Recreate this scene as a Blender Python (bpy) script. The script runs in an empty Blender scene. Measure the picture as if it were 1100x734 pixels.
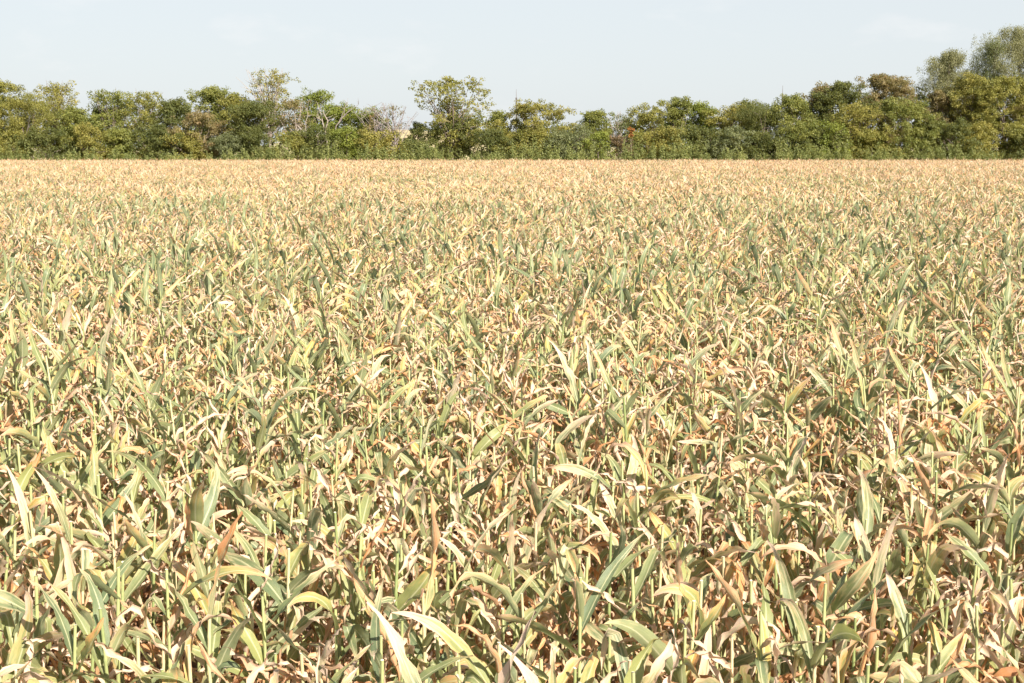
import bpy, math, random
import numpy as np
from mathutils import Vector, Matrix, Euler

R = math.radians
random.seed(11)
rng = np.random.default_rng(11)
S = bpy.context.scene
COL = S.collection

# ------------------------------------------------------------------ camera
CAM_Z = 3.35
F = 1528.0                      # focal length in pixels of the 1100 px wide picture
HORIZON = 157.0
PITCH = math.atan((367 - HORIZON) / F)
cam_d = bpy.data.cameras.new('camera')
cam = bpy.data.objects.new('camera', cam_d)
COL.objects.link(cam)
cam_d.sensor_width = 36
cam_d.lens = 50
cam_d.clip_start = 0.1
cam_d.clip_end = 8000
cam.location = (0, 0, CAM_Z)
cam.rotation_euler = (R(90) - PITCH, 0, 0)
S.camera = cam

def px2x(px, Y):
    return (px - 550) / F * Y * 1.0092
def px2z(py, Y):
    a = math.atan((367 - py) / F) - PITCH
    return CAM_Z + math.tan(a) * Y

# ------------------------------------------------------------------ light
SUN_EL, SUN_AZ = 36, 144         # azimuth clockwise from +Y (north): behind the camera and to the right
w = bpy.data.worlds.new('World')
S.world = w
w.use_nodes = True
nt = w.node_tree
nt.nodes.clear()
out = nt.nodes.new('ShaderNodeOutputWorld')
bg = nt.nodes.new('ShaderNodeBackground')
sky = nt.nodes.new('ShaderNodeTexSky')
sky.sky_type = 'NISHITA'
sky.sun_disc = False
sky.sun_elevation = R(SUN_EL)
sky.sun_rotation = R(SUN_AZ)
sky.altitude = 200
sky.air_density = 1.0
sky.dust_density = 1.6
sky.ozone_density = 1.2
tc = nt.nodes.new('ShaderNodeTexCoord')
# a thin milky veil of high cloud, with a few brighter wisps in it
mp = nt.nodes.new('ShaderNodeMapping')
mp.inputs['Scale'].default_value = (9, 9, 26)
n1 = nt.nodes.new('ShaderNodeTexNoise')
n1.inputs['Scale'].default_value = 1.3
n1.inputs['Detail'].default_value = 7
n1.inputs['Roughness'].default_value = 0.55
cr = nt.nodes.new('ShaderNodeMapRange')
cr.inputs['From Min'].default_value = 0.60
cr.inputs['From Max'].default_value = 0.80
cr.inputs['To Min'].default_value = 0.80
cr.inputs['To Max'].default_value = 0.85
mx = nt.nodes.new('ShaderNodeMix')
mx.data_type = 'RGBA'
mx.inputs['B'].default_value = (7.10, 7.52, 7.80, 1)
nt.links.new(tc.outputs['Generated'], mp.inputs['Vector'])
nt.links.new(mp.outputs['Vector'], n1.inputs['Vector'])
nt.links.new(n1.outputs['Fac'], cr.inputs['Value'])
sx = nt.nodes.new('ShaderNodeSeparateXYZ')
nt.links.new(tc.outputs['Generated'], sx.inputs['Vector'])
fall = nt.nodes.new('ShaderNodeMapRange')      # the veil is thick towards the horizon and thins out overhead
fall.inputs['From Min'].default_value = 0.12
fall.inputs['From Max'].default_value = 0.34
fall.inputs['To Min'].default_value = 1.0
fall.inputs['To Max'].default_value = 0.05
nt.links.new(sx.outputs['Z'], fall.inputs['Value'])
mu = nt.nodes.new('ShaderNodeMath')
mu.operation = 'MULTIPLY'
nt.links.new(cr.outputs['Result'], mu.inputs[0])
nt.links.new(fall.outputs['Result'], mu.inputs[1])
nt.links.new(mu.outputs[0], mx.inputs['Factor'])
nt.links.new(sky.outputs['Color'], mx.inputs['A'])
cr2 = nt.nodes.new('ShaderNodeMapRange')
cr2.inputs['From Min'].default_value = 0.56
cr2.inputs['From Max'].default_value = 0.74
cr2.inputs['To Max'].default_value = 0.25
nt.links.new(n1.outputs['Fac'], cr2.inputs['Value'])
mx2 = nt.nodes.new('ShaderNodeMix')
mx2.data_type = 'RGBA'
mx2.inputs['B'].default_value = (8.6, 8.4, 8.3, 1)
nt.links.new(cr2.outputs['Result'], mx2.inputs['Factor'])
nt.links.new(mx.outputs['Result'], mx2.inputs['A'])
nt.links.new(mx2.outputs['Result'], bg.inputs['Color'])
bg.inputs['Strength'].default_value = 0.0525
nt.links.new(bg.outputs['Background'], out.inputs['Surface'])

sd = bpy.data.lights.new('sun', 'SUN')
sd.energy = 5.0
sd.angle = R(0.5)
sd.color = (1.0, 0.895, 0.80)
sun = bpy.data.objects.new('sun', sd)
COL.objects.link(sun)
az, el = R(SUN_AZ), R(SUN_EL)
to_sun = Vector((math.sin(az) * math.cos(el), math.cos(az) * math.cos(el), math.sin(el)))
sun.rotation_euler = to_sun.to_track_quat('Z', 'Y').to_euler()
sun.location = to_sun * 50

S.view_settings.view_transform = 'Standard'
S.view_settings.look = 'None'
S.view_settings.exposure = 1.20
S.view_settings.gamma = 1
S.cycles.max_bounces = 6
S.cycles.diffuse_bounces = 3
S.cycles.glossy_bounces = 2
S.cycles.transmission_bounces = 3
S.cycles.use_denoising = True
S.cycles.denoising_prefilter = 'ACCURATE'
S.cycles.use_adaptive_sampling = True
S.cycles.adaptive_threshold = 0.02

# ------------------------------------------------------------------ helpers
def tag(o, label=None, cat=None, group=None, kind=None):
    if label: o['label'] = label
    if cat: o['category'] = cat
    if group: o['group'] = group
    if kind: o['kind'] = kind
    return o

def empty(name, loc, rz=0):
    o = bpy.data.objects.new(name, None)
    o.empty_display_size = 0.2
    o.location = loc
    o.rotation_euler = (0, 0, rz)
    COL.objects.link(o)
    return o

class MB:
    """collects vertices and faces with uv and a colour attribute per face corner"""
    def __init__(self):
        self.v, self.f, self.uv, self.c, self.m = [], [], [], [], []
        self.n = 0
    def add(self, v, f, uv=None, c=None, m=0):
        """v (n,3); f (k,4) or (k,3) index; uv (n,2) per vertex; c 3 numbers or (n,3)"""
        v = np.asarray(v, dtype=np.float32)
        f = np.asarray(f, dtype=np.int32)
        uv = np.zeros((len(v), 2), np.float32) if uv is None else np.asarray(uv, np.float32)
        c = np.asarray((0, 0, 0) if c is None else c, np.float32)
        if c.ndim == 1: c = np.tile(c, (len(v), 1))
        self.v.append(v); self.f.append(f + self.n); self.uv.append(uv); self.c.append(c)
        self.m.append(np.full(len(f), m, np.int32))
        self.n += len(v)
    def merge(self, o, M=None, c=None):
        for v, f, uv, cc, m in zip(o.v, o.f, o.uv, o.c, o.m):
            vv = v if M is None else (v @ np.array(M.to_3x3(), np.float32).T + np.array(M.translation, np.float32))
            self.v.append(vv)
            self.uv.append(uv); self.c.append(cc if c is None else cc + np.asarray(c, np.float32))
            self.m.append(m)
        off = self.n
        for f in o.f: self.f.append(f + off)
        self.n += o.n
    def mesh(self, name, mats, smooth=True):
        me = bpy.data.meshes.new(name)
        V = np.concatenate(self.v)
        C = np.concatenate(self.c); U = np.concatenate(self.uv)
        loops = np.concatenate([f.ravel() for f in self.f])
        sizes = np.concatenate([np.full(len(f), f.shape[1], np.int32) for f in self.f])
        starts = np.concatenate([[0], np.cumsum(sizes)[:-1]]).astype(np.int32)
        me.vertices.add(len(V)); me.vertices.foreach_set('co', V.ravel())
        me.loops.add(len(loops)); me.loops.foreach_set('vertex_index', loops)
        me.polygons.add(len(sizes)); me.polygons.foreach_set('loop_start', starts)
        me.polygons.foreach_set('material_index', np.concatenate(self.m))
        me.update(calc_edges=True)
        ul = me.uv_layers.new(name='UVMap')
        ul.data.foreach_set('uv', U[loops].ravel())
        at = me.attributes.new('tint', 'FLOAT_COLOR', 'POINT')
        at.data.foreach_set('color', np.concatenate([C, np.ones((len(C), 1), np.float32)], 1).ravel())
        me.polygons.foreach_set('use_smooth', np.full(len(sizes), smooth, bool))
        for m in mats: me.materials.append(m)
        me.validate(clean_customdata=False)
        return me
    def build(self, name, mats, parent=None, smooth=True):
        me = self.mesh(name, mats if isinstance(mats, (list, tuple)) else [mats], smooth)
        o = bpy.data.objects.new(name, me)
        COL.objects.link(o)
        o.parent = parent
        return o

def tube(mb, pts, rad, sides=6, c=None, cap=True, m=0):
    pts = [Vector(p) for p in pts]
    V, U = [], []
    ref = Vector((0.31, 0.95, 0.1)).normalized()
    n = len(pts)
    L = 0
    for i, p in enumerate(pts):
        t = (pts[min(i + 1, n - 1)] - pts[max(i - 1, 0)]).normalized()
        a = t.cross(ref)
        if a.length < 1e-3: a = t.cross(Vector((1, 0, 0)))
        a.normalize(); b = t.cross(a)
        r = rad[i] if hasattr(rad, '__len__') else rad
        if i: L += (p - pts[i - 1]).length
        for k in range(sides):
            th = 2 * math.pi * k / sides
            V.append(p + a * (math.cos(th) * r) + b * (math.sin(th) * r))
            U.append((L, k / sides))
    Fs = []
    for i in range(n - 1):
        for k in range(sides):
            k2 = (k + 1) % sides
            Fs.append((i * sides + k, i * sides + k2, (i + 1) * sides + k2, (i + 1) * sides + k))
    mb.add([tuple(v) for v in V], Fs, U, c, m)
    if cap:
        base = (n - 1) * sides
        ctr = len(V)
        mb.add([tuple(v) for v in V[base:]] + [tuple(pts[-1])],
               [(k, (k + 1) % sides, sides) for k in range(sides)], [(L, .5)] * (sides + 1), c, m)

# ------------------------------------------------------------------ node helpers
class NT:
    def __init__(self, name):
        self.mat = bpy.data.materials.new(name)
        self.mat.use_nodes = True
        self.t = self.mat.node_tree
        self.t.nodes.clear()
        self.out = self.t.nodes.new('ShaderNodeOutputMaterial')
    def node(self, typ, ins=None, **kw):
        n = self.t.nodes.new(typ)
        for k, v in kw.items(): setattr(n, k, v)
        for k, v in (ins or {}).items(): self.set(n, k, v)
        return n
    def set(self, n, k, v):
        s = n.inputs[k]
        if isinstance(v, bpy.types.NodeSocket): self.t.links.new(v, s)
        elif isinstance(v, (tuple, list)) and s.type == 'RGBA' and len(v) == 3: s.default_value = (*v, 1)
        else: s.default_value = v
    def math(self, op, a, b=0.0, c=0.0, clamp=False):
        n = self.t.nodes.new('ShaderNodeMath'); n.operation = op; n.use_clamp = clamp
        self.set(n, 0, a); self.set(n, 1, b); self.set(n, 2, c)
        return n.outputs[0]
    def mix(self, f, a, b, mode='MIX'):
        n = self.t.nodes.new('ShaderNodeMix'); n.data_type = 'RGBA'; n.blend_type = mode
        self.set(n, 'Factor', f); self.set(n, 'A', a); self.set(n, 'B', b)
        return n.outputs['Result']
    def noise(self, vec, scale, detail=3, rough=0.5, dist=0):
        n = self.node('ShaderNodeTexNoise', {'Scale': scale, 'Detail': detail, 'Roughness': rough, 'Distortion': dist})
        if vec is not None: self.set(n, 'Vector', vec)
        return n.outputs['Fac']
    def rng(self, v, a, b, c=0.0, d=1.0):
        n = self.node('ShaderNodeMapRange', {'Value': v, 'From Min': a, 'From Max': b, 'To Min': c, 'To Max': d})
        return n.outputs['Result']
    def ramp(self, f, stops):
        n = self.t.nodes.new('ShaderNodeValToRGB')
        e = n.color_ramp.elements
        while len(e) < len(stops): e.new(0.5)
        for i, (p, c) in enumerate(stops):
            e[i].position = p; e[i].color = (*c, 1)
        self.set(n, 'Fac', f)
        return n.outputs['Color']

# ------------------------------------------------------------------ materials
def corn_leaf_material():
    T = NT('corn_leaf')
    uv = T.node('ShaderNodeUVMap', uv_map='UVMap').outputs['UV']
    sep = T.node('ShaderNodeSeparateXYZ', {'Vector': uv})
    t, v = sep.outputs['X'], sep.outputs['Y']             # along 0..1, across -1..1
    at = T.node('ShaderNodeAttribute', attribute_name='tint')
    sc = T.node('ShaderNodeSeparateColor', {'Color': at.outputs['Color']})
    dry, hue, val = sc.outputs
    ob = T.node('ShaderNodeObjectInfo').outputs['Random']
    geo = T.node('ShaderNodeNewGeometry')
    pos = T.node('ShaderNodeTexCoord').outputs['Object']
    av = T.math('ABSOLUTE', v)
    # stretched noise along the blade
    uvw = T.node('ShaderNodeCombineXYZ', {'X': T.math('MULTIPLY', t, 5.0), 'Y': T.math('MULTIPLY', v, 2.2),
                                          'Z': T.math('ADD', T.math('MULTIPLY', hue, 31.0), T.math('MULTIPLY', ob, 57.0))}).outputs[0]
    nz = T.noise(uvw, 1.0, 4, 0.6, 0.3)
    nz2 = T.noise(pos, 14.0, 4, 0.65)
    fine = T.noise(T.node('ShaderNodeCombineXYZ', {'X': T.math('MULTIPLY', t, 6.0), 'Y': T.math('MULTIPLY', v, 26.0), 'Z': hue}).outputs[0], 1.0, 2)
    # how far the blade has dried here: tips and margins first
    d = T.math('ADD', T.math('MULTIPLY', dry, 1.45), T.math('MULTIPLY', T.math('POWER', t, 1.6), 0.62))
    d = T.math('ADD', d, T.math('MULTIPLY', T.math('POWER', av, 3.0), 0.20))
    d = T.math('ADD', d, T.math('MULTIPLY', T.math('SUBTRACT', nz, 0.5), 0.95))
    d = T.math('ADD', d, T.math('MULTIPLY', T.math('SUBTRACT', ob, 0.5), 0.22))
    wide = T.noise(geo.outputs['Position'], 0.09, 3, 0.55)
    d = T.math('ADD', d, T.math('MULTIPLY', T.math('SUBTRACT', wide, 0.47), 0.9))
    far_y = T.node('ShaderNodeSeparateXYZ', {'Vector': geo.outputs['Position']}).outputs['Y']
    d = T.math('ADD', d, T.rng(far_y, 8.0, 120.0, -0.05, 0.13))      # the field is riper towards the trees
    green = T.mix(T.rng(T.math('ADD', hue, T.math('MULTIPLY', T.math('SUBTRACT', nz2, 0.5), 0.9)), 0.1, 0.9),
                  (0.120, 0.178, 0.088), (0.290, 0.318, 0.105))
    straw = T.mix(T.rng(T.math('ADD', val, T.math('MULTIPLY', T.math('SUBTRACT', nz, 0.5), 1.4)), 0.27, 0.95),
                  (0.765, 0.580, 0.430), (0.62, 0.280, 0.100))
    straw = T.mix(T.rng(val, 1.0, 1.6), straw, (0.25, 0.13, 0.065))
    straw = T.mix(T.rng(nz2, 0.52, 0.80, 0, 0.45), straw, (0.58, 0.42, 0.36))
    c1 = T.mix(T.rng(d, 0.50, 0.80), green, T.mix(T.math('POWER', hue, 2.2), (0.61, 0.530, 0.300), (0.64, 0.38, 0.06)))
    c2 = T.mix(T.rng(d, 0.70, 0.92), c1, straw)
    # parallel veins, pale midrib, small brown spots
    c2 = T.mix(T.rng(fine, 0.35, 0.7, 0.0, 0.30), c2, T.mix(0.5, c2, (0.72, 0.64, 0.44)))
    mid = T.rng(av, 0.055, 0.13, 0.75, 0.0)
    c2 = T.mix(mid, c2, (0.58, 0.58, 0.34))
    spot = T.noise(uvw, 11.0, 2, 0.5)
    c2 = T.mix(T.rng(spot, 0.70, 0.76, 0.0, 0.6), c2, (0.20, 0.10, 0.05))
    c2 = T.mix(T.math('MULTIPLY', geo.outputs['Backfacing'], 0.15), c2, (0.55, 0.58, 0.42))
    bump = T.node('ShaderNodeBump', {'Strength': 0.35, 'Distance': 0.004, 'Height': T.math('ADD', fine, T.math('MULTIPLY', nz2, 1.5))})
    p = T.node('ShaderNodeBsdfPrincipled', {'Base Color': c2, 'Roughness': T.rng(d, 0.5, 1.0, 0.42, 0.62),
                                            'Specular IOR Level': 0.32, 'Normal': bump.outputs[0]})
    tr = T.node('ShaderNodeBsdfTranslucent', {'Color': T.mix(0.25, c2, T.mix(T.rng(d, 0.5, 0.9), (0.50, 0.62, 0.12), (0.98, 0.60, 0.24)))})
    m = T.node('ShaderNodeMixShader', {0: 0.34, 1: p.outputs[0], 2: tr.outputs[0]})
    T.t.links.new(m.outputs[0], T.out.inputs['Surface'])
    return T.mat

def stalk_material():
    T = NT('corn_stalk')
    uv = T.node('ShaderNodeUVMap', uv_map='UVMap').outputs['UV']
    sep = T.node('ShaderNodeSeparateXYZ', {'Vector': uv})
    at = T.node('ShaderNodeAttribute', attribute_name='tint')
    sc = T.node('ShaderNodeSeparateColor', {'Color': at.outputs['Color']})
    ob = T.node('ShaderNodeObjectInfo').outputs['Random']
    pos = T.node('ShaderNodeTexCoord').outputs['Object']
    nz = T.noise(pos, 9.0, 4, 0.6)
    f = T.math('ADD', sc.outputs[0], T.math('MULTIPLY', T.math('SUBTRACT', nz, 0.5), 0.7))
    f = T.math('ADD', f, T.math('MULTIPLY', T.math('SUBTRACT', ob, 0.5), 0.3))
    c = T.ramp(f, [(0.0, (0.22, 0.27, 0.10)), (0.35, (0.38, 0.41, 0.18)), (0.62, (0.54, 0.46, 0.27)), (1.0, (0.38, 0.20, 0.11))])
    c = T.mix(sc.outputs[2], c, (0.72, 0.68, 0.48))
    p = T.node('ShaderNodeBsdfPrincipled', {'Base Color': c, 'Roughness': 0.45})
    T.t.links.new(p.outputs[0], T.out.inputs['Surface'])
    return T.mat

def foliage_material(name, a, b, accent, acc_amt=0.15, trans=0.40):
    T = NT(name)
    at = T.node('ShaderNodeAttribute', attribute_name='tint')
    sc = T.node('ShaderNodeSeparateColor', {'Color': at.outputs['Color']})
    clump, leaf, acc = sc.outputs
    c = T.mix(T.math('ADD', T.math('MULTIPLY', clump, 0.7), T.math('MULTIPLY', leaf, 0.3)), a, b)
    c = T.mix(T.rng(acc, 1.0 - acc_amt - 0.06, 1.0 - acc_amt + 0.06, 0, 0.8), c, accent)
    p = T.node('ShaderNodeBsdfPrincipled', {'Base Color': c, 'Roughness': 0.5, 'Specular IOR Level': 0.35})
    tr = T.node('ShaderNodeBsdfTranslucent', {'Color': T.mix(0.4, c, (0.62, 0.58, 0.12), 'MIX')})
    m = T.node('ShaderNodeMixShader', {0: trans, 1: p.outputs[0], 2: tr.outputs[0]})
    T.t.links.new(m.outputs[0], T.out.inputs['Surface'])
    return T.mat

def bark_material(name, a, b):
    T = NT(name)
    pos = T.node('ShaderNodeTexCoord').outputs['Object']
    nz = T.noise(pos, 3.0, 5, 0.65)
    c = T.mix(T.rng(nz, 0.3, 0.7), a, b)
    bump = T.node('ShaderNodeBump', {'Strength': 0.5, 'Distance': 0.05, 'Height': nz})
    p = T.node('ShaderNodeBsdfPrincipled', {'Base Color': c, 'Roughness': 0.85, 'Normal': bump.outputs[0]})
    T.t.links.new(p.outputs[0], T.out.inputs['Surface'])
    return T.mat

def ground_material(name, a, b, c3, scale):
    T = NT(name)
    pos = T.node('ShaderNodeTexCoord').outputs['Object']
    nz = T.noise(pos, scale, 6, 0.65)
    nb = T.noise(pos, scale * 0.07, 4, 0.6)
    c = T.mix(T.rng(nz, 0.35, 0.65), a, b)
    c = T.mix(T.rng(nb, 0.40, 0.65), c, c3)
    bump = T.node('ShaderNodeBump', {'Strength': 0.7, 'Distance': 0.04, 'Height': nz})
    p = T.node('ShaderNodeBsdfPrincipled', {'Base Color': c, 'Roughness': 0.95, 'Normal': bump.outputs[0]})
    T.t.links.new(p.outputs[0], T.out.inputs['Surface'])
    return T.mat

M_LEAF = corn_leaf_material()
M_STALK = stalk_material()
M_SOIL = ground_material('soil', (0.12, 0.075, 0.045), (0.20, 0.13, 0.08), (0.16, 0.10, 0.06), 9.0)
M_PASTURE = ground_material('dry_pasture', (0.40, 0.33, 0.17), (0.46, 0.38, 0.22), (0.30, 0.29, 0.13), 0.6)

# ------------------------------------------------------------------ ground
def sheet(name, x0, x1, y0, y1, z, mat, nx=1, ny=1):
    mb = MB()
    xs = np.linspace(x0, x1, nx + 1); ys = np.linspace(y0, y1, ny + 1)
    V = [(x, y, z) for y in ys for x in xs]
    Fs = [(j * (nx + 1) + i, j * (nx + 1) + i + 1, (j + 1) * (nx + 1) + i + 1, (j + 1) * (nx + 1) + i) for j in range(ny) for i in range(nx)]
    mb.add(V, Fs)
    return mb.build(name, mat, smooth=False)

tag(sheet('ground', -4000, 4000, -500, 6000, -0.006, M_PASTURE), 'flat farmland carrying the field and the trees', 'ground', kind='structure')
tag(sheet('field_soil', -160, 160, -30, 201, 0.0, M_SOIL), 'bare brown soil under the corn', 'soil', kind='structure')

# low rise of dry grass seen between the trees
hb = MB()
nx, ny = 40, 12
V = []
for j in range(ny + 1):
    for i in range(nx + 1):
        u, v = i / nx, j / ny
        x = -110 + 180 * u; y = 330 + 160 * v
        h = 8.2 * math.exp(-((x + 30) / 42.0) ** 2) * math.sin(math.pi * v) ** 0.8 + 0.5 * math.sin(x * .09) * math.sin(math.pi * v)
        V.append((x, y, h * min(1, 6 * u, 6 * (1 - u)) - 0.02))
hb.add(V, [(j * (nx + 1) + i, j * (nx + 1) + i + 1, (j + 1) * (nx + 1) + i + 1, (j + 1) * (nx + 1) + i) for j in range(ny) for i in range(nx)])
tag(hb.build('hill', M_PASTURE), 'low rise of dry tan grass seen behind the tree gap', 'hill', kind='structure')

# ------------------------------------------------------------------ corn leaf
def leaf_mb(kind, nseg=12, nac=4, rs=random):
    """one blade growing from the origin towards +X.  kind: green, mixed, dry, hang"""
    mb = MB()
    if kind == 'green':
        L = rs.uniform(.34, .60); W = rs.uniform(.022, .040); a0 = rs.uniform(38, 84); a1 = a0 - rs.uniform(5, 50) if rs.random() < .66 else rs.uniform(-70, 10); dry = rs.uniform(.0, .32); curl = rs.uniform(.05, .35); tw = rs.gauss(0, 1.1)
    elif kind == 'mixed':
        L = rs.uniform(.32, .58); W = rs.uniform(.020, .036); a0 = rs.uniform(35, 84); a1 = a0 - rs.uniform(5, 60) if rs.random() < .55 else rs.uniform(-90, 10); dry = rs.uniform(.22, .50); curl = rs.uniform(.2, .8); tw = rs.gauss(0, 1.5)
    elif kind == 'dry':
        L = rs.uniform(.30, .56); W = rs.uniform(.015, .030); a0 = rs.uniform(35, 86); a1 = a0 - rs.uniform(0, 60) if rs.random() < .55 else rs.uniform(-100, 0); dry = rs.uniform(.58, .9); curl = rs.uniform(.8, 2.2); tw = rs.gauss(0, 2.6)
    else:
        L = rs.uniform(.40, .66); W = rs.uniform(.018, .034); a0 = rs.uniform(10, 60); a1 = rs.uniform(-100, -80); dry = rs.uniform(.65, 1.); curl = rs.uniform(.8, 2.4); tw = rs.gauss(0, 2.6)
    hue, val = rs.random(), (rs.random() if kind != 'hang' else rs.uniform(.5, 1.6))
    brk = rs.uniform(.25, .7) if rs.random() < {'green': .30, 'mixed': .42, 'dry': .5, 'hang': .8}[kind] else None
    bang = rs.uniform(60, 150)
    side = rs.gauss(0, .65)                       # bends sideways
    ph1, ph2 = rs.uniform(0, 6.3), rs.uniform(0, 6.3)
    wav = {'green': .007, 'mixed': .010, 'dry': .014, 'hang': .016}[kind]
    wf = rs.uniform(9, 17)
    pw = rs.uniform(1.1, 2.6)
    p = np.zeros(3)
    rows, uvs = [], []
    yaw = 0.0
    crumple = {'green': .03, 'mixed': .12, 'dry': .30, 'hang': .46}[kind]
    for i in range(nseg + 1):
        t = i / nseg
        ang = a0 + (a1 - a0) * t ** pw
        if brk and t > brk: ang = max(-98, ang - bang * min(1, (t - brk) * 14))
        ang = R(ang) + crumple * math.sin(t * 21 + ph1) * .8
        yaw = side * t * t + crumple * math.sin(t * 15 + ph2)
        d = np.array([math.cos(ang) * math.cos(yaw), math.cos(ang) * math.sin(yaw), math.sin(ang)])
        if i: p = p + d * (L / nseg)
        s = np.cross((0, 0, 1), d)
        ln = np.linalg.norm(s)
        s = s / ln if ln > .05 else np.array([-math.sin(yaw), math.cos(yaw), 0])
        s0 = np.array([-math.sin(yaw), math.cos(yaw), 0.0])
        s = s0 - d * np.dot(s0, d); s /= np.linalg.norm(s)
        n = np.cross(d, s)
        th = tw * t ** 1.3
        s, n = s * math.cos(th) + n * math.sin(th), n * math.cos(th) - s * math.sin(th)
        wd = W * min(1, .50 + 2.6 * t) * (1 - max(0, (t - .30) / .70) ** 2.1)
        if kind in ('dry', 'hang'): wd *= 1 + .25 * math.sin(t * 17 + ph2)
        wd = max(wd, .0012)
        jag = {'green': .05, 'mixed': .18, 'dry': .32, 'hang': .32}[kind]
        row = []
        jl, jr = 1 - rs.random() * jag, 1 - rs.random() * jag
        if kind != 'green' and rs.random() < .13: jl *= .55
        if kind != 'green' and rs.random() < .13: jr *= .55
        for k in range(nac + 1):
            u = -1 + 2 * k / nac
            # V shape near the base, rolled cross-section when dry
            a = curl * u * (1.2 if u > 0 else .8)
            if curl > .05:
                x = math.sin(a) / curl; z = (1 - math.cos(a)) / curl
            else:
                x, z = u, 0
            z += abs(u) * .35 * (1 - t)
            ed = wav * (abs(u) ** 2) * math.sin(wf * t * 2 + ph1 + (2.1 if u > 0 else 0)) * min(1, t * 3)
            ww = wd * (1 if abs(u) < .9 else (jr if u > 0 else jl))
            row.append(p + s * (x * ww) + n * (z * ww + ed))
            uvs.append((t, u))
        rows.append(row)
    V = np.array(rows).reshape(-1, 3)
    w_ = nac + 1
    Fs = [(i * w_ + k, (i + 1) * w_ + k, (i + 1) * w_ + k + 1, i * w_ + k + 1) for i in range(nseg) for k in range(nac)]
    mb.add(V, Fs, uvs, (dry, hue, val))
    mb.dry = dry
    return mb

def stalk_mb(h, r0, rs=random, sides=8, brown=None):
    mb = MB()
    pts, rad = [], []
    lean = (rs.gauss(0, .03), rs.gauss(0, .03))
    nn = max(3, int(h / .2))
    for i in range(nn + 1):
        t = i / nn
        z = h * t
        o = (lean[0] * t * t * h, lean[1] * t * t * h)
        r = r0 * (1 - .38 * t)
        if sides > 5 and 0 < i < nn:
            pts += [(o[0], o[1], z - .012), (o[0], o[1], z), (o[0], o[1], z + .012)]; rad += [r, r * 1.22, r * .97]
        else:
            pts.append((o[0], o[1], z)); rad.append(r)
    b = brown if brown is not None else min(1, max(0, rs.gauss(.34, .2)))
    tube(mb, pts, rad, sides, (b, 0, 0), cap=False)
    e = Vector(pts[-1]); r = rad[-1]
    tilt = rs.uniform(-.5, .5)
    ring = [(e.x + r * math.cos(6.283 * k / sides), e.y + r * math.sin(6.283 * k / sides), e.z + tilt * r * math.cos(6.283 * k / sides) + .001) for k in range(sides)]
    mb.add(ring + [(e.x, e.y, e.z + .001)], [(k, (k + 1) % sides, sides) for k in range(sides)], None, (b, 0, .85))
    mb.h = h
    mb.lean = lean
    return mb

def leaf_plan(h, rs):
    """list of (kind, z on the stalk, azimuth, scale, tilt) for one plant"""
    n = rs.randint(12, 14)
    az = rs.uniform(0, 6.283)
    look = rs.random()                 # 0 fresh .. 1 dried out
    out = []
    for i in range(n):
        f = i / (n - 1)
        z = h * (.18 + .69 * f) + rs.uniform(-.03, .03)
        pr = rs.random()
        wet = f * 1.15 - look * .55
        if wet > .45: k = 'green' if pr < .40 else ('mixed' if pr < .74 else 'dry')
        elif wet > .12: k = 'green' if pr < .26 else ('mixed' if pr < .58 else ('dry' if pr < .82 else 'hang'))
        else: k = 'mixed' if pr < .16 else ('dry' if pr < .55 else 'hang')
        az += math.pi + rs.gauss(0, .5)
        out.append((k, z, az, rs.uniform(.85, 1.14), rs.gauss(0, .32)))
    return out, look

def leaf_matrix(st, h, z, az, sc, tilt):
    t = z / h
    return (Matrix.Translation((st.lean[0] * t * t * h, st.lean[1] * t * t * h, z)) @ Matrix.Rotation(az, 4, 'Z')
            @ Matrix.Rotation(tilt, 4, 'X') @ Matrix.Diagonal((sc, sc, sc, 1)))

def plant_mb(rs, nseg, nac, sides):
    h = rs.uniform(1.12, 1.42)
    st = stalk_mb(h, rs.uniform(.010, .0135), rs, sides)
    mb = MB()
    for a in (st,):
        for i in range(len(a.m)): a.m[i] = a.m[i] * 0 + 1
        mb.merge(a)
    plan, _ = leaf_plan(h, rs)
    for k, z, az, sc, tilt in plan:
        mb.merge(leaf_mb(k, nseg, nac, rs), leaf_matrix(st, h, z, az, sc, tilt))
    return mb

# ------------------------------------------------------------------ field layout
ROW = 0.60
STEP = 0.14
FIELD_Y0, FIELD_Y1 = 2.2, 199.0
NEAR_END = 48.0

def view_half(y): return .47 * y

lay = random.Random(5)
spots = []
y = FIELD_Y0
row = 0
while y < NEAR_END:
    half = view_half(y) + 5
    x = -half + lay.random() * STEP
    while x < half:
        if lay.random() > .05:
            spots.append((x + lay.gauss(0, .035), y + lay.gauss(0, .10), row))
        x += STEP * lay.uniform(.75, 1.3)
    y += ROW; row += 1

def to_px(p):
    dx, dy, dz = p[0], p[1], p[2] - CAM_Z
    cy, sy = math.cos(PITCH), math.sin(PITCH)
    depth = dy * cy - dz * sy
    up = dy * sy + dz * cy
    return 550 + F * dx / depth, 367 - F * up / depth

cand = []
for s in spots:
    px, py = to_px((s[0], s[1], 1.32))
    if -8 <= px <= 1108 and py <= 745: cand.append(s)
cand.sort(key=lambda s: s[1])
heroes = cand[:300]
hero_set = set(heroes)
rest = [s for s in spots if s not in hero_set]

# ------------------------------------------------------------------ the 300 nearest corn plants, each with stalk and leaves
LIB = {}
lr = random.Random(21)
for kind, n in (('green', 40), ('mixed', 34), ('dry', 30), ('hang', 24)):
    LIB[kind] = []
    for i in range(n):
        mb = leaf_mb(kind, 14, 4, lr)
        LIB[kind].append((mb.mesh('corn_leaf', [M_LEAF]), mb.dry))
STALKS = []
for i in range(26):
    b = min(1, max(0, lr.gauss(.34, .2)))
    mb = stalk_mb(lr.uniform(1.14, 1.42), lr.uniform(.010, .0135), lr, 10, b)
    STALKS.append((mb.mesh('corn_stalk', [M_STALK]), mb, b))

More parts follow.
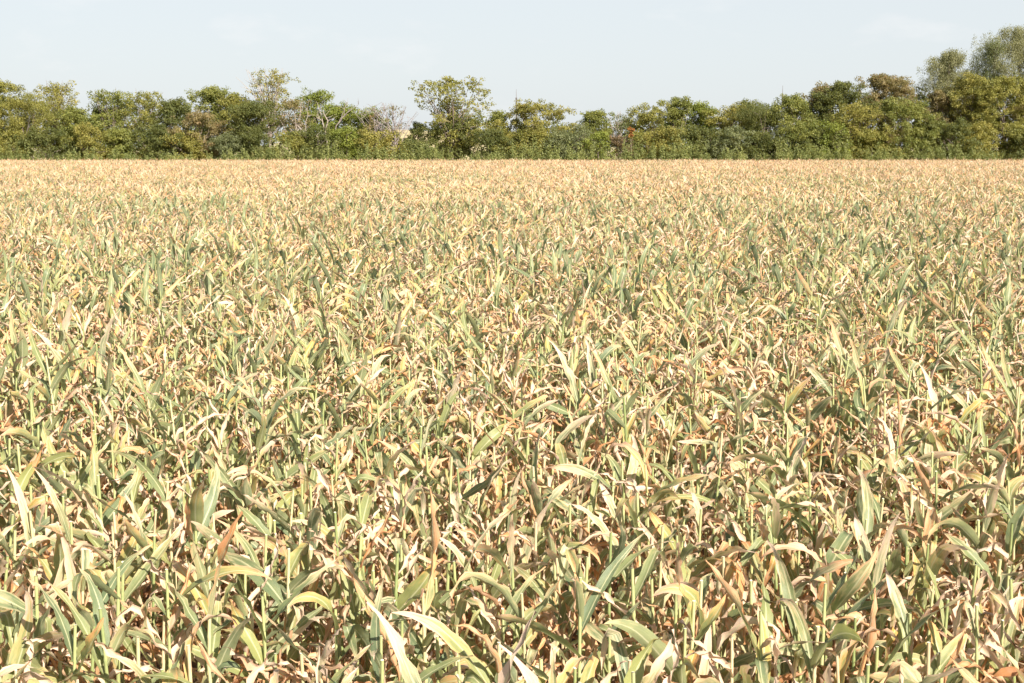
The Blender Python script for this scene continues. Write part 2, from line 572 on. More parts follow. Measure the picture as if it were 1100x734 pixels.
ORD = ['first', 'second', 'third', 'fourth', 'fifth', 'sixth', 'seventh', 'eighth', 'ninth', 'tenth', 'eleventh', 'twelfth',
       'thirteenth', 'fourteenth', 'fifteenth', 'sixteenth', 'seventeenth', 'eighteenth', 'nineteenth', 'twentieth']
def ordinal(i):
    if i < 20: return ORD[i]
    tens = {2: 'twent', 3: 'thirt', 4: 'fort', 5: 'fift'}[(i + 1) // 10]
    u = (i + 1) % 10
    return tens + 'ieth' if u == 0 else tens + 'y-' + ORD[u - 1]

rows_of = {}
for s in heroes: rows_of.setdefault(s[2], []).append(s)
row_ids = sorted(rows_of)
used_labels = set()
hr = random.Random(77)
for ri, rid in enumerate(row_ids):
    members = sorted(rows_of[rid], key=lambda s: s[0])
    for k, s in enumerate(members):
        root = empty('corn_plant', (s[0], s[1], 0), hr.uniform(0, 6.283))
        me, st, b = hr.choice(STALKS)
        so = bpy.data.objects.new('stalk', me); COL.objects.link(so); so.parent = root
        plan, look = leaf_plan(st.h, hr)
        wetn = dryn = 0
        for kind, z, az_, sc_, tilt in plan:
            lm, dr = hr.choice(LIB[kind])
            lo = bpy.data.objects.new('leaf', lm); COL.objects.link(lo); lo.parent = root
            lo.matrix_local = leaf_matrix(st, st.h, z, az_, sc_, tilt)
            if kind in ('dry', 'hang'): lo['label'] = 'dry curled tan leaf'
            if kind == 'green': wetn += 1
            if kind in ('dry', 'hang'): dryn += 1
        fr = dryn / len(plan)
        look_w = 'mostly green' if fr < .36 else 'green and tan' if fr < .52 else 'half dried' if fr < .66 else 'mostly dried tan'
        stw = 'tall' if st.h > 1.34 else 'short' if st.h < 1.20 else 'middling'
        n = len(members)
        if k < n - 1 - k: pos = ordinal(k) + ' from left'
        elif k == n - 1 - k: pos = 'at middle'
        else: pos = ordinal(n - 1 - k) + ' from right'
        rw = 'frontmost row' if ri == 0 else ordinal(ri) + ' row back'
        lab = f'{look_w} corn plant, {stw} cut stalk, {pos} in {rw}'
        tag(root, lab, 'corn plant', 'corn plants at the front of the field')

# ------------------------------------------------------------------ the rest of the field, one object
def instancer(name, pts, rots, scales, ids, meshes, label, cat):
    src = bpy.data.collections.new(name + '_sources')
    for i, me in enumerate(meshes):
        o = bpy.data.objects.new('%s_source_%02d' % (name, i), me)
        src.objects.link(o)
    me = bpy.data.meshes.new(name)
    n = len(pts)
    me.vertices.add(n)
    me.vertices.foreach_set('co', np.asarray(pts, np.float32).ravel())
    a = me.attributes.new('rot', 'FLOAT_VECTOR', 'POINT'); a.data.foreach_set('vector', np.asarray(rots, np.float32).ravel())
    a = me.attributes.new('sc', 'FLOAT_VECTOR', 'POINT'); a.data.foreach_set('vector', np.asarray(scales, np.float32).ravel())
    a = me.attributes.new('vid', 'INT', 'POINT'); a.data.foreach_set('value', np.asarray(ids, np.int32))
    ob = bpy.data.objects.new(name, me)
    COL.objects.link(ob)
    g = bpy.data.node_groups.new(name, 'GeometryNodeTree')
    g.interface.new_socket('Geometry', in_out='INPUT', socket_type='NodeSocketGeometry')
    g.interface.new_socket('Geometry', in_out='OUTPUT', socket_type='NodeSocketGeometry')
    gi = g.nodes.new('NodeGroupInput'); go = g.nodes.new('NodeGroupOutput')
    ci = g.nodes.new('GeometryNodeCollectionInfo')
    ci.inputs['Collection'].default_value = src
    ci.inputs['Separate Children'].default_value = True
    ci.inputs['Reset Children'].default_value = True
    ip = g.nodes.new('GeometryNodeInstanceOnPoints')
    ip.inputs['Pick Instance'].default_value = True
    def attr(nm, dt):
        x = g.nodes.new('GeometryNodeInputNamedAttribute'); x.data_type = dt
        x.inputs['Name'].default_value = nm
        return x.outputs['Attribute']
    g.links.new(gi.outputs[0], ip.inputs['Points'])
    g.links.new(ci.outputs[0], ip.inputs['Instance'])
    g.links.new(attr('vid', 'INT'), ip.inputs['Instance Index'])
    g.links.new(attr('rot', 'FLOAT_VECTOR'), ip.inputs['Rotation'])
    g.links.new(attr('sc', 'FLOAT_VECTOR'), ip.inputs['Scale'])
    g.links.new(ip.outputs[0], go.inputs[0])
    md = ob.modifiers.new('scatter', 'NODES')
    md.node_group = g
    for m in (M_LEAF, M_STALK): me.materials.append(m)
    return tag(ob, label, cat, kind='stuff')

pr = random.Random(9)
NEAR = [plant_mb(pr, 11, 4, 8).mesh('corn_near', [M_LEAF, M_STALK]) for _ in range(30)]
MID = [plant_mb(pr, 7, 2, 5).mesh('corn_mid', [M_LEAF, M_STALK]) for _ in range(26)]
# far off a patch of 24 plants is one variant
TILE_X, TILE_Y = 1.86, 1.20
def tile_mb():
    mb = MB()
    for r_ in range(2):
        for c_ in range(12):
            p = plant_mb(pr, 5, 2, 4)
            M = Matrix.Translation(((c_ - 5.5) * STEP + pr.gauss(0, .05), (r_ - .5) * ROW + pr.gauss(0, .10), pr.gauss(0, .05))) @ Matrix.Rotation(pr.uniform(0, 6.3), 4, 'Z')
            mb.merge(p, M)
    return mb
TILES = [tile_mb().mesh('corn_far', [M_LEAF, M_STALK]) for _ in range(12)]

P, Ro, Sc, Id = [], [], [], []
for s in rest:
    P.append((s[0], s[1], 0)); Ro.append((pr.gauss(0, .05), pr.gauss(0, .05), pr.uniform(0, 6.283)))
    k = pr.gauss(1, .05); Sc.append((k, k, k * pr.uniform(.95, 1.06)))
    Id.append(pr.randrange(30) if s[1] < 17 else 30 + pr.randrange(26))
yy = NEAR_END + ROW * .3
while yy < FIELD_Y1:
    half = view_half(yy) + 8
    # a strip of shorter corn far off on the left
    xx = -half + pr.random() * TILE_X
    while xx < half:
        in_lane = 77 < yy < 83 and xx < -5 + 3 * math.sin(yy)
        if True:
            P.append((xx, yy + pr.gauss(0, .06), pr.gauss(0, .03)))
            Ro.append((0, 0, pr.choice((0, math.pi)) + pr.gauss(0, .06)))
            sy = pr.choice((-1, 1))
            Sc.append((pr.uniform(.97, 1.06), sy, pr.uniform(.93, 1.07) * (.68 if in_lane else 1)))
            Id.append(56 + pr.randrange(12))
        xx += TILE_X
    yy += TILE_Y
instancer('corn_crop', P, Ro, Sc, Id, NEAR + MID + TILES, 'dense ripening corn with cut stalks filling the field back to the trees', 'corn field')
print('instances', len(P), 'heroes', len(heroes), heroes[-1][1])

# dry leaves lying on the soil, near part only
lb = MB()
lt = random.Random(3)
for i in range(5200):
    yq = lt.uniform(2.5, 17); xq = lt.uniform(-1, 1) * (view_half(yq) + 2)
    l = leaf_mb('hang', 4, 2, lt)
    M = Matrix.Translation((xq, yq, lt.uniform(.02, .12))) @ Matrix.Rotation(lt.uniform(0, 6.3), 4, 'Z') @ Matrix.Rotation(R(-70), 4, 'Y')
    lb.merge(l, M)
tag(lb.build('leaf_litter', M_LEAF), 'fallen dry corn leaves lying on the soil between the stalks', 'leaf litter', kind='stuff')

# ------------------------------------------------------------------ trees
FM = {}
def fm(key):
    if key not in FM:
        a, b, c, amt = {
            'olive':   ((.135, .155, .034), (.350, .330, .085), (.28, .20, .06), .07),
            'green':   ((.105, .140, .034), (.300, .310, .080), (.25, .22, .05), .04),
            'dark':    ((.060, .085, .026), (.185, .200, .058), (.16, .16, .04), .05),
            'lime':    ((.120, .165, .028), (.270, .310, .060), (.34, .32, .05), .06),
            'gold':    ((.160, .170, .040), (.370, .335, .085), (.34, .24, .06), .10),
            'tan':     ((.150, .135, .055), (.310, .250, .120), (.33, .19, .09), .16),
            'willow':  ((.150, .165, .085), (.330, .335, .180), (.28, .26, .12), .08),
            'greywil': ((.100, .130, .058), (.230, .255, .120), (.20, .20, .08), .05),
            'orange':  ((.28, .12, .04), (.38, .17, .05), (.50, .30, .08), .20),
            'brown':   ((.130, .095, .055), (.22, .16, .10), (.30, .18, .09), .20),
            'weed':    ((.140, .185, .060), (.350, .375, .130), (.28, .17, .08), .05),
        }[key]
        FM[key] = foliage_material('foliage_' + key, a, b, c, amt)
    return FM[key]
M_BARK = bark_material('bark', (.13, .10, .075), (.24, .20, .16))
M_BARK_PALE = bark_material('pale_bark', (.24, .205, .165), (.38, .33, .275))
M_BARK_GREY = bark_material('grey_bark', (.17, .14, .13), (.30, .26, .24))

def leaves_mb(mb, centers, radii, counts, size, R_, flat=1.0, hang=0.0, tints=None):
    """scatter small folded leaves around the given cluster centres"""
    tot = int(sum(counts))
    idx = np.repeat(np.arange(len(centers)), counts)
    C = np.asarray(centers)[idx]; rad = np.asarray(radii)[idx]
    d = R_.normal(size=(tot, 3)); d /= np.linalg.norm(d, axis=1)[:, None]
    rr = rad * R_.random(tot) ** .42
    P_ = C + d * rr[:, None] * np.array([1, 1, flat])
    if hang: P_[:, 2] -= np.abs(R_.normal(size=tot)) * hang
    P_[:, 2] = np.maximum(P_[:, 2], .15)
    # leaf frame: normals lean outward and up
    nrm = d * .7 + R_.normal(size=(tot, 3)) * .55 + np.array([0, 0, .45])
    nrm /= np.linalg.norm(nrm, axis=1)[:, None]
    ax = R_.normal(size=(tot, 3))
    if hang: ax = ax * .35 + np.array([0, 0, -1.0])
    ax -= nrm * np.sum(ax * nrm, 1)[:, None]; ax /= np.linalg.norm(ax, axis=1)[:, None]
    bx = np.cross(nrm, ax)
    L = size * R_.uniform(.65, 1.35, tot)[:, None]
    Wd = L * (.20 if hang else .36)
    v0 = P_ - ax * L * .5; v2 = P_ + ax * L * .5
    v1 = P_ + bx * Wd + nrm * Wd * .4; v3 = P_ - bx * Wd + nrm * Wd * .4
    V = np.stack([v0, v1, v2, v3], 1).reshape(-1, 3)
    b = np.arange(tot) * 4
    Fs = np.stack([b, b + 1, b + 2, b + 3], 1)
    cl = (R_.random(len(centers)) if tints is None else np.asarray(tints))[idx]
    ac = np.clip(R_.random(len(centers))[idx] * .62 + R_.random(tot) * .40, 0, 1)
    col = np.stack([cl, R_.random(tot), ac], 1)
    mb.add(V, Fs, np.zeros((tot * 4, 2)), np.repeat(col, 4, 0))

GT = 'trees standing along the far field edge'
def tree(name, label, cat, px, top, wpx, Y, key, density=1.0, bark=None, base=.12, sparse=0.0, hang=0.0, leaf=.205,
         group=GT, lean=0.0, flat=.75, seed=None, twigs=14, trunk_h=None, cl_r=(.55, 1.15), bare=0, ntrunk=1, top_thin=0.0, depth=None):
    R_ = np.random.default_rng(seed if seed is not None else abs(int(px * 7 + top * 13 + Y)))
    rs = random.Random(int(px * 3 + top + Y))
    Y += 3.0
    x0 = px2x(px, Y); H = px2z(top, Y); Wd = wpx / F * Y * .68
    root = empty(name, (x0, Y, 0), 0)
    tag(root, label, cat, group)
    Dp = depth or max(Wd * .8, 2.2)
    # an uneven envelope: a few big lobes, then clusters inside them
    nl = int(9 + H * Wd / 3.2)
    lobes = []
    zb = H * base
    for i in range(nl):
        f = min(1, (i + rs.random()) / nl)
        prof = max(.12, 1 - abs(2 * f - .97) ** 4.5) ** .6
        l_r = rs.uniform(.26, .44) * min(Wd, 4.2) + .35
        z = min(zb + (H - zb) * f, H - l_r * flat * 1.05)
        a = rs.uniform(0, 6.283)
        r = max(0, Wd * prof * math.sqrt(rs.random()) - l_r * .55)
        lobes.append((r * math.cos(a) + lean * z, r * math.sin(a) * Dp / Wd, max(z, l_r * .5), l_r))
    for q in range(2):
        l_r = .24 * min(Wd, 4) + .3
        lobes.append((rs.uniform(-.45, .45) * Wd + lean * H, 0, H - l_r * flat * (1 + q * .3), l_r))
    cen, rad = [], []
    area = Wd * H
    nc = int(density * (40 + area * 6.0))
    for i in range(nc):
        lx, ly, lz, l_r = lobes[rs.randrange(len(lobes))]
        d = Vector((rs.gauss(0, 1), rs.gauss(0, 1), rs.gauss(0, 1))).normalized()
        q = l_r * (rs.random() ** .33) * rs.uniform(.75, 1.25)
        c = (lx + d.x * q, ly + d.y * q, lz + d.z * q * flat)
        if c[2] < .4: c = (c[0], c[1], rs.uniform(.4, 1.5))
        if c[2] > H: c = (c[0], c[1], H - rs.random() * .5)
        if top_thin and rs.random() < top_thin * (c[2] / H): continue
        cen.append(c); rad.append(rs.uniform(*cl_r) * (.58 if sparse > .3 else .70) * (1 if Wd > 2.5 else .8))
    # wood
    tm = MB()
    bark = bark or M_BARK
    forks = []
    for tnk in range(ntrunk):
        sx = rs.uniform(-.25, .25) * Wd if ntrunk > 1 else 0
        th = (trunk_h or .55) * H
        pts, rr = [], []
        r0 = .055 + H * .014
        ph = rs.uniform(0, 6)
        for i in range(9):
            t = i / 8
            pts.append((sx + lean * th * t + .18 * math.sin(t * 4 + ph) * t + sx * .9 * t, .15 * math.sin(t * 3 + ph * 2), th * t))
            rr.append(r0 * (1.3 if i == 0 else 1) * (1 - .62 * t))
        tube(tm, pts, rr, 7)
        forks.append(pts)
    order = sorted(range(len(cen)), key=lambda i: rs.random())[:twigs]
    ends = [Vector(cen[i]) for i in order]
    for i in range(bare):     # bare limbs reaching out of the crown
        a = rs.uniform(-1.1, 1.1)
        ends.append(Vector((math.sin(a) * Wd * 1.1 + lean * H, rs.gauss(0, .5), H * (.72 + .3 * math.cos(a)))))
    for e in ends:
        fp = forks[rs.randrange(len(forks))]
        k = rs.randint(3, 8)
        b0 = Vector(fp[min(k, 8)])
        if b0.z > e.z: b0 = Vector(fp[max(1, min(8, int(8 * e.z / (fp[-1][2] + .01) * .7)))])
        pts, rr = [], []
        r0 = .035 + H * .0045
        mid = (b0 + e) * .5 + Vector((rs.gauss(0, .25), rs.gauss(0, .25), rs.uniform(-.1, .5)))
        for i in range(7):
            t = i / 6
            p = b0 * (1 - t) ** 2 + mid * 2 * t * (1 - t) + e * t * t
            p += Vector((rs.gauss(0, .07), rs.gauss(0, .07), rs.gauss(0, .05))) * (1 if 0 < i else 0)
            pts.append(p); rr.append(max(.016, r0 * (1 - .85 * t)))
        tube(tm, pts, rr, 5)
        for q in range(3 if bare else 1):
            s_ = Vector(pts[rs.randint(2, 5)])
            dd = Vector((rs.gauss(0, 1), rs.gauss(0, .6), rs.uniform(.1, 1.2))).normalized() * rs.uniform(.7, 1.7)
            tube(tm, [s_, s_ + dd * .5 + Vector((rs.gauss(0, .1), 0, .05)), s_ + dd], [.03, .022, .012], 4)
    tm.build('trunk', bark, root)
    if cen and density > 0:
        per = int((46 if sparse else 62) * (1.0 - .45 * sparse) * (.24 / leaf) ** 1.4)
        counts = np.array([max(8, int(per * (r_ / .7) ** 2 * rs.uniform(.6, 1.3))) for r_ in rad])
        cm = MB()
        leaves_mb(cm, cen, rad, counts, leaf, R_, flat=.7, hang=hang)
        cm.build('crown', fm(key), root, smooth=False)
    return root

Y0 = 205.0
TL = [
 # name, label, px, top, width, Y, colour, options
 ('broadleaf_tree', 'tall olive green tree cut off by the left picture edge, orange tinged tip', 2, 84, 66, 209, 'olive', {}),
 ('broadleaf_tree', 'wide bright olive tree with drooping boughs, first in front from the left', 34, 99, 72, 204, 'olive', dict(density=1.15, hang=.25)),
 ('broadleaf_tree', 'yellowing thin topped tree between the wide olive tree and the low gap', 67, 87, 46, 210, 'gold', dict(sparse=.3, top_thin=.3, bare=3)),
 ('broadleaf_tree', 'green tree with yellow leaf patches standing under the first dip in the treetops', 93, 114, 54, 206, 'green', {}),
 ('broadleaf_tree', 'green tree with feathery crown just right of the first dip', 129, 96, 50, 208, 'green', dict(sparse=.2, bare=3)),
 ('broadleaf_tree', 'pale wispy topped olive tree with a few brown leaf patches', 163, 97, 52, 210, 'olive', dict(sparse=.3, top_thin=.2, bare=5)),
 ('broadleaf_tree', 'dark green rounded tree right of the wispy topped olive tree', 191, 106, 46, 207, 'dark', {}),
 ('broadleaf_tree', 'full green tree with a raised flat top, left of the dark cedar', 232, 93, 48, 211, 'green', dict(flat=.6)),
 ('broadleaf_tree', 'greyish olive tree with brownish leaves in front of the flat topped tree', 222, 118, 50, 204, 'tan', dict(density=.8)),
 ('broadleaf_tree', 'small dull green tree squeezed beside the flat topped tree', 256, 101, 36, 209, 'olive', {}),
 ('cedar_tree', 'very dark dense cedar below the tall half bare tree', 279, 108, 50, 203, 'dark', dict(density=1.5, leaf=.19)),
 ('half_bare_tree', 'tall half bare tree with pale limbs and thin yellow leaves', 296, 73, 56, 208, 'gold', dict(sparse=.6, density=.55, bark=M_BARK_PALE, bare=9, twigs=26, base=.4, trunk_h=.6, lean=-.03)),
 ('thin_tree', 'slender tree of grey twin trunks with sparse drab leaves', 322, 104, 34, 206, 'tan', dict(sparse=.6, density=.5, bark=M_BARK_PALE, bare=5, ntrunk=2, base=.35)),
 ('broadleaf_tree', 'taller bright lime green tree behind the white dead tree', 341, 95, 46, 210, 'lime', dict(sparse=.2)),
 ('broadleaf_tree', 'rounded lime green tree right behind the leaning grey snag', 366, 111, 44, 209, 'lime', {}),
 ('broadleaf_tree', 'lower lime green tree between the grey snag and the purple grey bare tree', 396, 116, 44, 208, 'lime', {}),
 ('bare_tree', 'purple grey bare twiggy tree beside the gap to the dry hill', 417, 112, 54, 205, 'tan', dict(sparse=.7, density=.28, bark=M_BARK_GREY, bare=26, twigs=20, base=.1, ntrunk=3)),
 ('broadleaf_tree', 'low yellow green bush tree under the bare twiggy tree', 405, 138, 50, 202, 'gold', {}),
 ('broadleaf_tree', 'small dark green tree at the left foot of the big lone tree', 449, 131, 24, 208, 'dark', {}),
 ('broadleaf_tree', 'big lone spreading tree with sky showing through its open crown', 487, 82, 72, 206, 'olive', dict(sparse=.31, density=1.25, twigs=34, cl_r=(.5, .95), bare=3, base=.25, leaf=.26)),
 ('broadleaf_tree', 'dark low foliage tree under the big lone tree', 492, 126, 62, 207, 'dark', {}),
 ('broadleaf_tree', 'small dark green tree linking the big lone tree and the golden tree', 538, 119, 34, 209, 'green', dict(sparse=.3)),
 ('broadleaf_tree', 'golden olive rounded tree just below the distant thin mast', 573, 108, 68, 205, 'gold', dict(density=1.1, top_thin=.15)),
 ('willow_tree', 'greyish green soft willow bush right of the golden tree', 615, 130, 48, 203, 'greywil', dict(hang=.35, leaf=.2)),
 ('broadleaf_tree', 'small upright green tree left of the grey bare trunks', 634, 118, 34, 207, 'green', {}),
 ('thin_tree', 'sparse bluish tree with pale bare trunks beside the orange bush', 662, 121, 28, 208, 'greywil', dict(sparse=.6, density=.6, bark=M_BARK_PALE, bare=8)),
 ('broadleaf_tree', 'broad olive tree right behind the orange bush', 694, 112, 50, 208, 'olive', dict(top_thin=.2)),
 ('broadleaf_tree', 'narrow green tree with two small peaks right of the broad olive tree', 724, 104, 38, 209, 'green', {}),
 ('broadleaf_tree', 'yellow green tree with lobed top, middle of three between the orange bush and far pole', 752, 109, 38, 210, 'lime', {}),
 ('broadleaf_tree', 'yellowish rounded tree left of the dark mass by the far pole', 780, 111, 42, 208, 'gold', {}),
 ('broadleaf_tree', 'very dark tree peeking out behind left of the far pole', 803, 108, 40, 214, 'dark', dict(density=1.3)),
 ('broadleaf_tree', 'large dull dark green willow like tree below the far pole', 815, 108, 60, 205, 'dark', dict(density=1.2, hang=.4, leaf=.2)),
 ('broadleaf_tree', 'mid green tree with big rounded leaf clumps right of the far pole', 848, 102, 46, 205, 'green', {}),
 ('broadleaf_tree', 'tree with pale yellow tan tip rising right of the far pole', 873, 90, 34, 211, 'tan', {}),
 ('broadleaf_tree', 'wide dark green domed tree behind the small autumn coloured tree', 903, 88, 64, 209, 'dark', dict(density=1.3)),
 ('broadleaf_tree', 'tan and olive high domed tree left of the first silvery willow', 945, 79, 76, 210, 'tan', dict(density=1.2)),
 ('broadleaf_tree', 'small autumn tinged tree with brownish top in front of the dark dome', 912, 110, 46, 203, 'gold', dict(sparse=.2)),
 ('broadleaf_tree', 'low bright green sapling tree left of the autumn tinged tree', 888, 130, 40, 202, 'lime', dict(sparse=.2)),
 ('broadleaf_tree', 'fresh green pointed tree in front of the tan domed tree', 965, 106, 56, 203, 'green', {}),
 ('broadleaf_tree', 'dusky brown green tree between the fresh green tree and the yellow tree', 996, 98, 44, 209, 'tan', {}),
 ('willow_tree', 'silvery willow rising alone above the treetops', 1006, 52, 46, 215, 'willow', dict(hang=.6, leaf=.22, base=.3, density=1.9)),
 ('broadleaf_tree', 'bright yellow olive tree between the two silvery willows', 1030, 80, 48, 207, 'gold', {}),
 ('willow_tree', 'tallest silvery willow beside the right picture edge', 1083, 26, 86, 216, 'willow', dict(hang=.7, leaf=.2, base=.25, density=1.3)),
 ('willow_tree', 'smaller dark sided willow crown leaning left of the tallest willow', 1052, 42, 38, 214, 'greywil', dict(hang=.5, leaf=.2, base=.3, density=1.1)),
 ('broadleaf_tree', 'wide olive brown tree in front of the tallest willow', 1068, 82, 70, 206, 'olive', dict(density=1.1)),
 ('broadleaf_tree', 'low dark green tree in front at the foot of the yellow tree', 1015, 128, 60, 202, 'dark', {}),
 ('broadleaf_tree', 'brown tinted tree cut off by the right picture edge', 1104, 88, 50, 207, 'tan', {}),
]
for nm, lab, px, top, wd, Y, key, kw in TL:
    tree(nm, lab, {'cedar_tree': 'cedar', 'willow_tree': 'willow', 'bare_tree': 'bare tree'}.get(nm, 'tree'), px, top, wd, Y, key, **kw)

# beyond the picture's two edges the row of trees goes on
for px, top, wd, Y, key in ((-50, 92, 60, 208, 'green'), (-100, 98, 60, 208, 'olive'), (1150, 70, 70, 208, 'olive'), (1205, 84, 60, 208, 'green'), (-155, 90, 62, 209, 'dark'), (-210, 96, 60, 208, 'gold'), (-265, 88, 64, 209, 'olive'), (1260, 90, 62, 209, 'olive'), (1315, 84, 60, 208, 'dark'), (1370, 92, 64, 209, 'green')):
    tree('broadleaf_tree', 'tree continuing the row beyond the picture edge', 'tree', px, top, wd, Y, key)

# lower shrubs in front of the trees
SH = [
 ('round olive shrub with pale yellow top below the greyish olive tree', 206, 141, 44, 'gold'),
 ('dusty green shrub right beside the round olive shrub', 246, 143, 40, 'greywil'),
 ('light green shrub at the foot of the first wide olive tree', 26, 140, 30, 'olive'),
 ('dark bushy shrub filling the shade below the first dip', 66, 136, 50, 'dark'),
 ('yellow spotted shrub with warm leaves under the first dip', 105, 132, 32, 'gold'),
 ('deep green shrub below the feathery crowned tree', 140, 138, 46, 'green'),
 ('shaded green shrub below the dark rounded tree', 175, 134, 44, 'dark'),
 ('pale olive shrub right of the cedar', 312, 140, 34, 'olive'),
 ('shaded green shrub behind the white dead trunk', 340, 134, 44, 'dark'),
 ('small lime shrub right of the leaning snag', 376, 136, 36, 'lime'),
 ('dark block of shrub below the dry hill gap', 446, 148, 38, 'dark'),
 ('yellow green shrub in front of the golden tree', 566, 138, 60, 'olive'),
 ('low grey green shrub between golden tree and willow bush', 597, 142, 40, 'greywil'),
 ('lime green shrub at the foot of the small upright tree', 642, 140, 24, 'lime'),
 ('tawny dry shrub beneath the pale bare trunks', 663, 146, 26, 'brown'),
 ('olive shrub left of the double peaked tree', 708, 136, 40, 'gold'),
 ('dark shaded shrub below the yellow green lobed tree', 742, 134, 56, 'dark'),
 ('grey green shrub below the yellowish rounded tree', 780, 136, 48, 'greywil'),
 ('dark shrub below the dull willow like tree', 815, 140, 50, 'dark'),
 ('green shrub with lit rounded clumps right of the far pole', 856, 132, 44, 'green'),
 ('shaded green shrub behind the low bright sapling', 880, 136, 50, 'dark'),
 ('olive shrub at the foot of the autumn tinged tree', 930, 136, 46, 'olive'),
 ('green shrub low between the fresh green tree and the dusky tree', 985, 136, 46, 'green'),
 ('olive shrub under the bright yellow olive tree', 1040, 132, 50, 'gold'),
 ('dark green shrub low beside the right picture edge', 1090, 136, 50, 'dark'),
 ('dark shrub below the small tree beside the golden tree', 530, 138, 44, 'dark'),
]
for lab, px, top, wd, key in SH:
    tree('shrub', lab, 'shrub', px, top, wd, 201.5 + (px % 3) * .5, key, group='shrubs at the foot of the trees', trunk_h=.4, base=.05, twigs=5, density=1.0, leaf=.2, depth=1.6)

def small_bush(lab, px, py, wpx, hpx, Y, key):
    root = empty('bush', (px2x(px, Y), Y, 0)); tag(root, lab, 'bush')
    top = px2z(py - hpx / 2, Y); bot = px2z(py + hpx / 2, Y); r = wpx / F * Y / 2
    m = MB(); tube(m, [(0, 0, 0), (.1, 0, bot * .6), (0, 0, (top + bot) / 2)], [.07, .05, .03], 5); m.build('trunk', M_BARK, root)
    rs = random.Random(4); cen = [(rs.gauss(0, r * .4), rs.gauss(0, r * .4), rs.uniform(bot, top)) for _ in range(12)]
    m = MB(); leaves_mb(m, cen, [r * .55] * 12, np.full(12, 60), .2, np.random.default_rng(5), .8)
    m.build('crown', fm(key), root, smooth=False)
small_bush('vivid orange autumn bush beside the pale bare trunks', 675, 143, 7, 12, 204, 'orange')

# dead trees: bare wood only
def dead_tree(lab, px, strokes, Y, bark, name='dead_tree'):
    root = empty(name, (px2x(px, Y), Y, 0)); tag(root, lab, 'dead tree')
    tm = MB(); rs = random.Random(px)
    first = True
    trunk = MB()
    for st_, r0, r1 in strokes:
        pts = [Vector((px2x(a, Y) - px2x(px, Y), dy, max(0, px2z(b, Y)) if b < 175 else 0)) for a, b, dy in st_]
        fine = []
        for i in range(len(pts) - 1):
            for q in range(4):
                t = q / 4
                fine.append(pts[i].lerp(pts[i + 1], t) + Vector((rs.gauss(0, .05), rs.gauss(0, .05), 0)))
        fine.append(pts[-1])
        rr = [r0 + (r1 - r0) * i / (len(fine) - 1) for i in range(len(fine))]
        tube(trunk if first else tm, fine, rr, 6)
        if not first:
            for q in range(5):
                s_ = fine[rs.randint(2, len(fine) - 1)]
                dd = Vector((rs.gauss(0, .7), rs.gauss(0, .5), rs.uniform(.2, 1.3)))
                tube(tm, [s_, s_ + dd * .5 + Vector((.08, 0, 0)), s_ + dd], [.035, .025, .012], 4)
        first = False
    trunk.build('trunk', bark, root); tm.build('limbs', bark, root)
dead_tree('white barked dead tree with broken crooked limbs before the lime trees', 356,
          [([(356, 180, 0), (355, 152, 0)], .17, .12), ([(355, 152, 0), (352, 140, .3), (349, 122, .2), (346, 113, 0)], .11, .03),
           ([(353, 145, 0), (356, 130, -.4), (352, 119, -.3)], .12, .04), ([(354, 148, 0), (347, 158, -.3), (344, 146, -.5)], .10, .03),
           ([(350, 130, .2), (344, 126, .3)], .08, .03)], 204.8, M_BARK_PALE)
dead_tree('grey dead snag leaning right with a long forked limb', 359,
          [([(357, 180, .6), (359, 152, .6)], .16, .14), ([(359, 152, .6), (365, 135, .6), (373, 124, .8), (388, 112, .8)], .10, .03),
           ([(367, 132, .6), (373, 119, .5), (377, 110, .5)], .06, .03)], 205.2, M_BARK_GREY, 'dead_snag')

# ------------------------------------------------------------------ far masts
M_STEEL = NT('mast_steel')
p_ = M_STEEL.node('ShaderNodeBsdfPrincipled', {'Base Color': (.16, .15, .15), 'Roughness': .6, 'Metallic': .3})
M_STEEL.t.links.new(p_.outputs[0], M_STEEL.out.inputs['Surface'])
def mast(lab, px, top, Y, w_):
    H = px2z(top, Y)
    root = empty('radio_mast', (px2x(px, Y), Y, 0)); tag(root, lab, 'mast')
    m = MB()
    c3 = [(w_ * math.cos(a), w_ * math.sin(a)) for a in (R(90), R(210), R(330))]
    for x, y in c3: tube(m, [(x, y, 0), (x, y, H * .88)], [.09, .07], 5)
    m.build('mast_legs', M_STEEL.mat, root)
    m = MB(); n = 24
    for i in range(n):
        z0, z1 = H * .88 * i / n, H * .88 * (i + 1) / n
        for k in range(3):
            a, b = c3[k], c3[(k + 1) % 3]
            tube(m, [(a[0], a[1], z0), (b[0], b[1], z1)], [.04, .04], 4)
    m.build('lattice', M_STEEL.mat, root)
    m = MB(); tube(m, [(0, 0, H * .86), (0, 0, H)], [.09, .04], 5); m.build('antenna', M_STEEL.mat, root)
mast('thin faint far mast above the golden olive tree', 554.5, 96, 420, .22)
mast('thin dark far mast rising above the dull dark green tree', 834, 92, 340, .20)

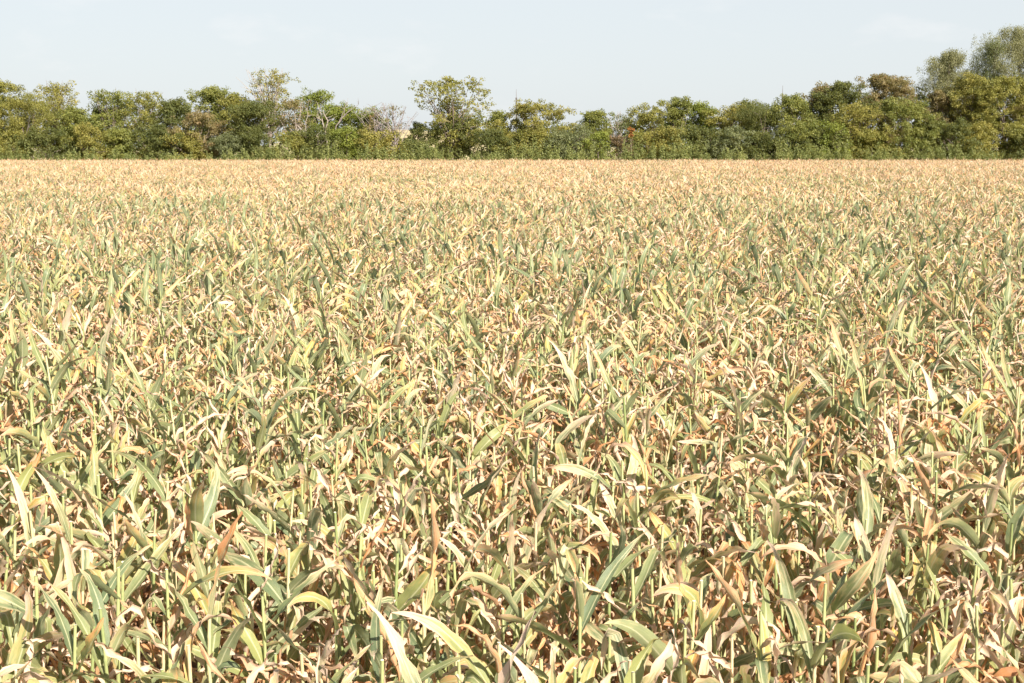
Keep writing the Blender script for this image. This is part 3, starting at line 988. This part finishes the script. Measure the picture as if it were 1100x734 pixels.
# ------------------------------------------------------------------ tall weeds along the field edge
wr = np.random.default_rng(8)
wm = MB()
rs = random.Random(8)
cen, rad, cnt, tin = [], [], [], []
stems = MB()
for i in range(2300):
    px = rs.uniform(-290, 1390); Y = rs.uniform(200.2, 202.5)
    base_h = 3.45 + .40 * math.sin(px * .021 + 1) + .35 * math.sin(px * .07)
    if 640 < px < 800: base_h += .5
    if 30 < px < 290: base_h -= .7
    if 795 < px < 830: base_h -= 1.4
    patch = math.sin(px * .043 + 2) + math.sin(px * .117 + 4) + .8 * math.sin(px * .31)
    if patch < -.6 and rs.random() < .75: continue
    h = base_h * rs.uniform(.55, 1.22) * (1 + .07 * patch)
    if rs.random() < (.55 if px < 300 else .35): h *= rs.uniform(.45, .8)
    bushy = rs.uniform(.7, 1.9)
    lean_x = rs.gauss(0, .35)
    x = px2x(px, Y)
    tn = rs.random()
    n = 7
    for k in range(n):
        f = (k + .5) / n
        cen.append((x + lean_x * f * f + rs.gauss(0, .12) * bushy, Y + rs.gauss(0, .12), h * (.30 + .70 * f))); rad.append(.33 * bushy * (1.15 - f)); cnt.append(int(26 * (1.25 - f))); tin.append(tn)
    if i % 2 == 0: tube(stems, [(x, Y, 0), (x + lean_x * .25, Y, h * .5), (x + lean_x, Y, h)], [.02, .014, .008], 3, cap=False)
leaves_mb(wm, cen, rad, np.array(cnt), .17, wr, flat=1.15, tints=tin)
wm.merge(stems)
tag(wm.build('tall_weeds', fm('weed'), smooth=False), 'dense tall green weeds lining the far field edge', 'weeds', kind='stuff')

# understory behind the row, so that the wood reads as deep
um = MB(); cen, rad, cnt = [], [], []
SKY = ([-290, 0, 40, 100, 130, 200, 300, 400, 424, 432, 462, 470, 520, 528, 556, 562, 620, 640, 700, 780, 860, 960, 1060, 1390],
       [100, 92, 98, 116, 102, 104, 104, 120, 128, 146, 146, 120, 112, 138, 138, 118, 132, 126, 118, 116, 98, 88, 66, 80])
for i in range(3300):
    px = rs.uniform(-290, 1390); Y = rs.uniform(213, 226)
    sk = np.interp(px, *SKY) 
    hh = rs.uniform(.4, px2z(sk, Y) * .88)
    cen.append((px2x(px, Y), Y, hh)); rad.append(rs.uniform(.6, 1.1)); cnt.append(44)
leaves_mb(um, cen, rad, np.array(cnt), .34, wr, flat=.8)
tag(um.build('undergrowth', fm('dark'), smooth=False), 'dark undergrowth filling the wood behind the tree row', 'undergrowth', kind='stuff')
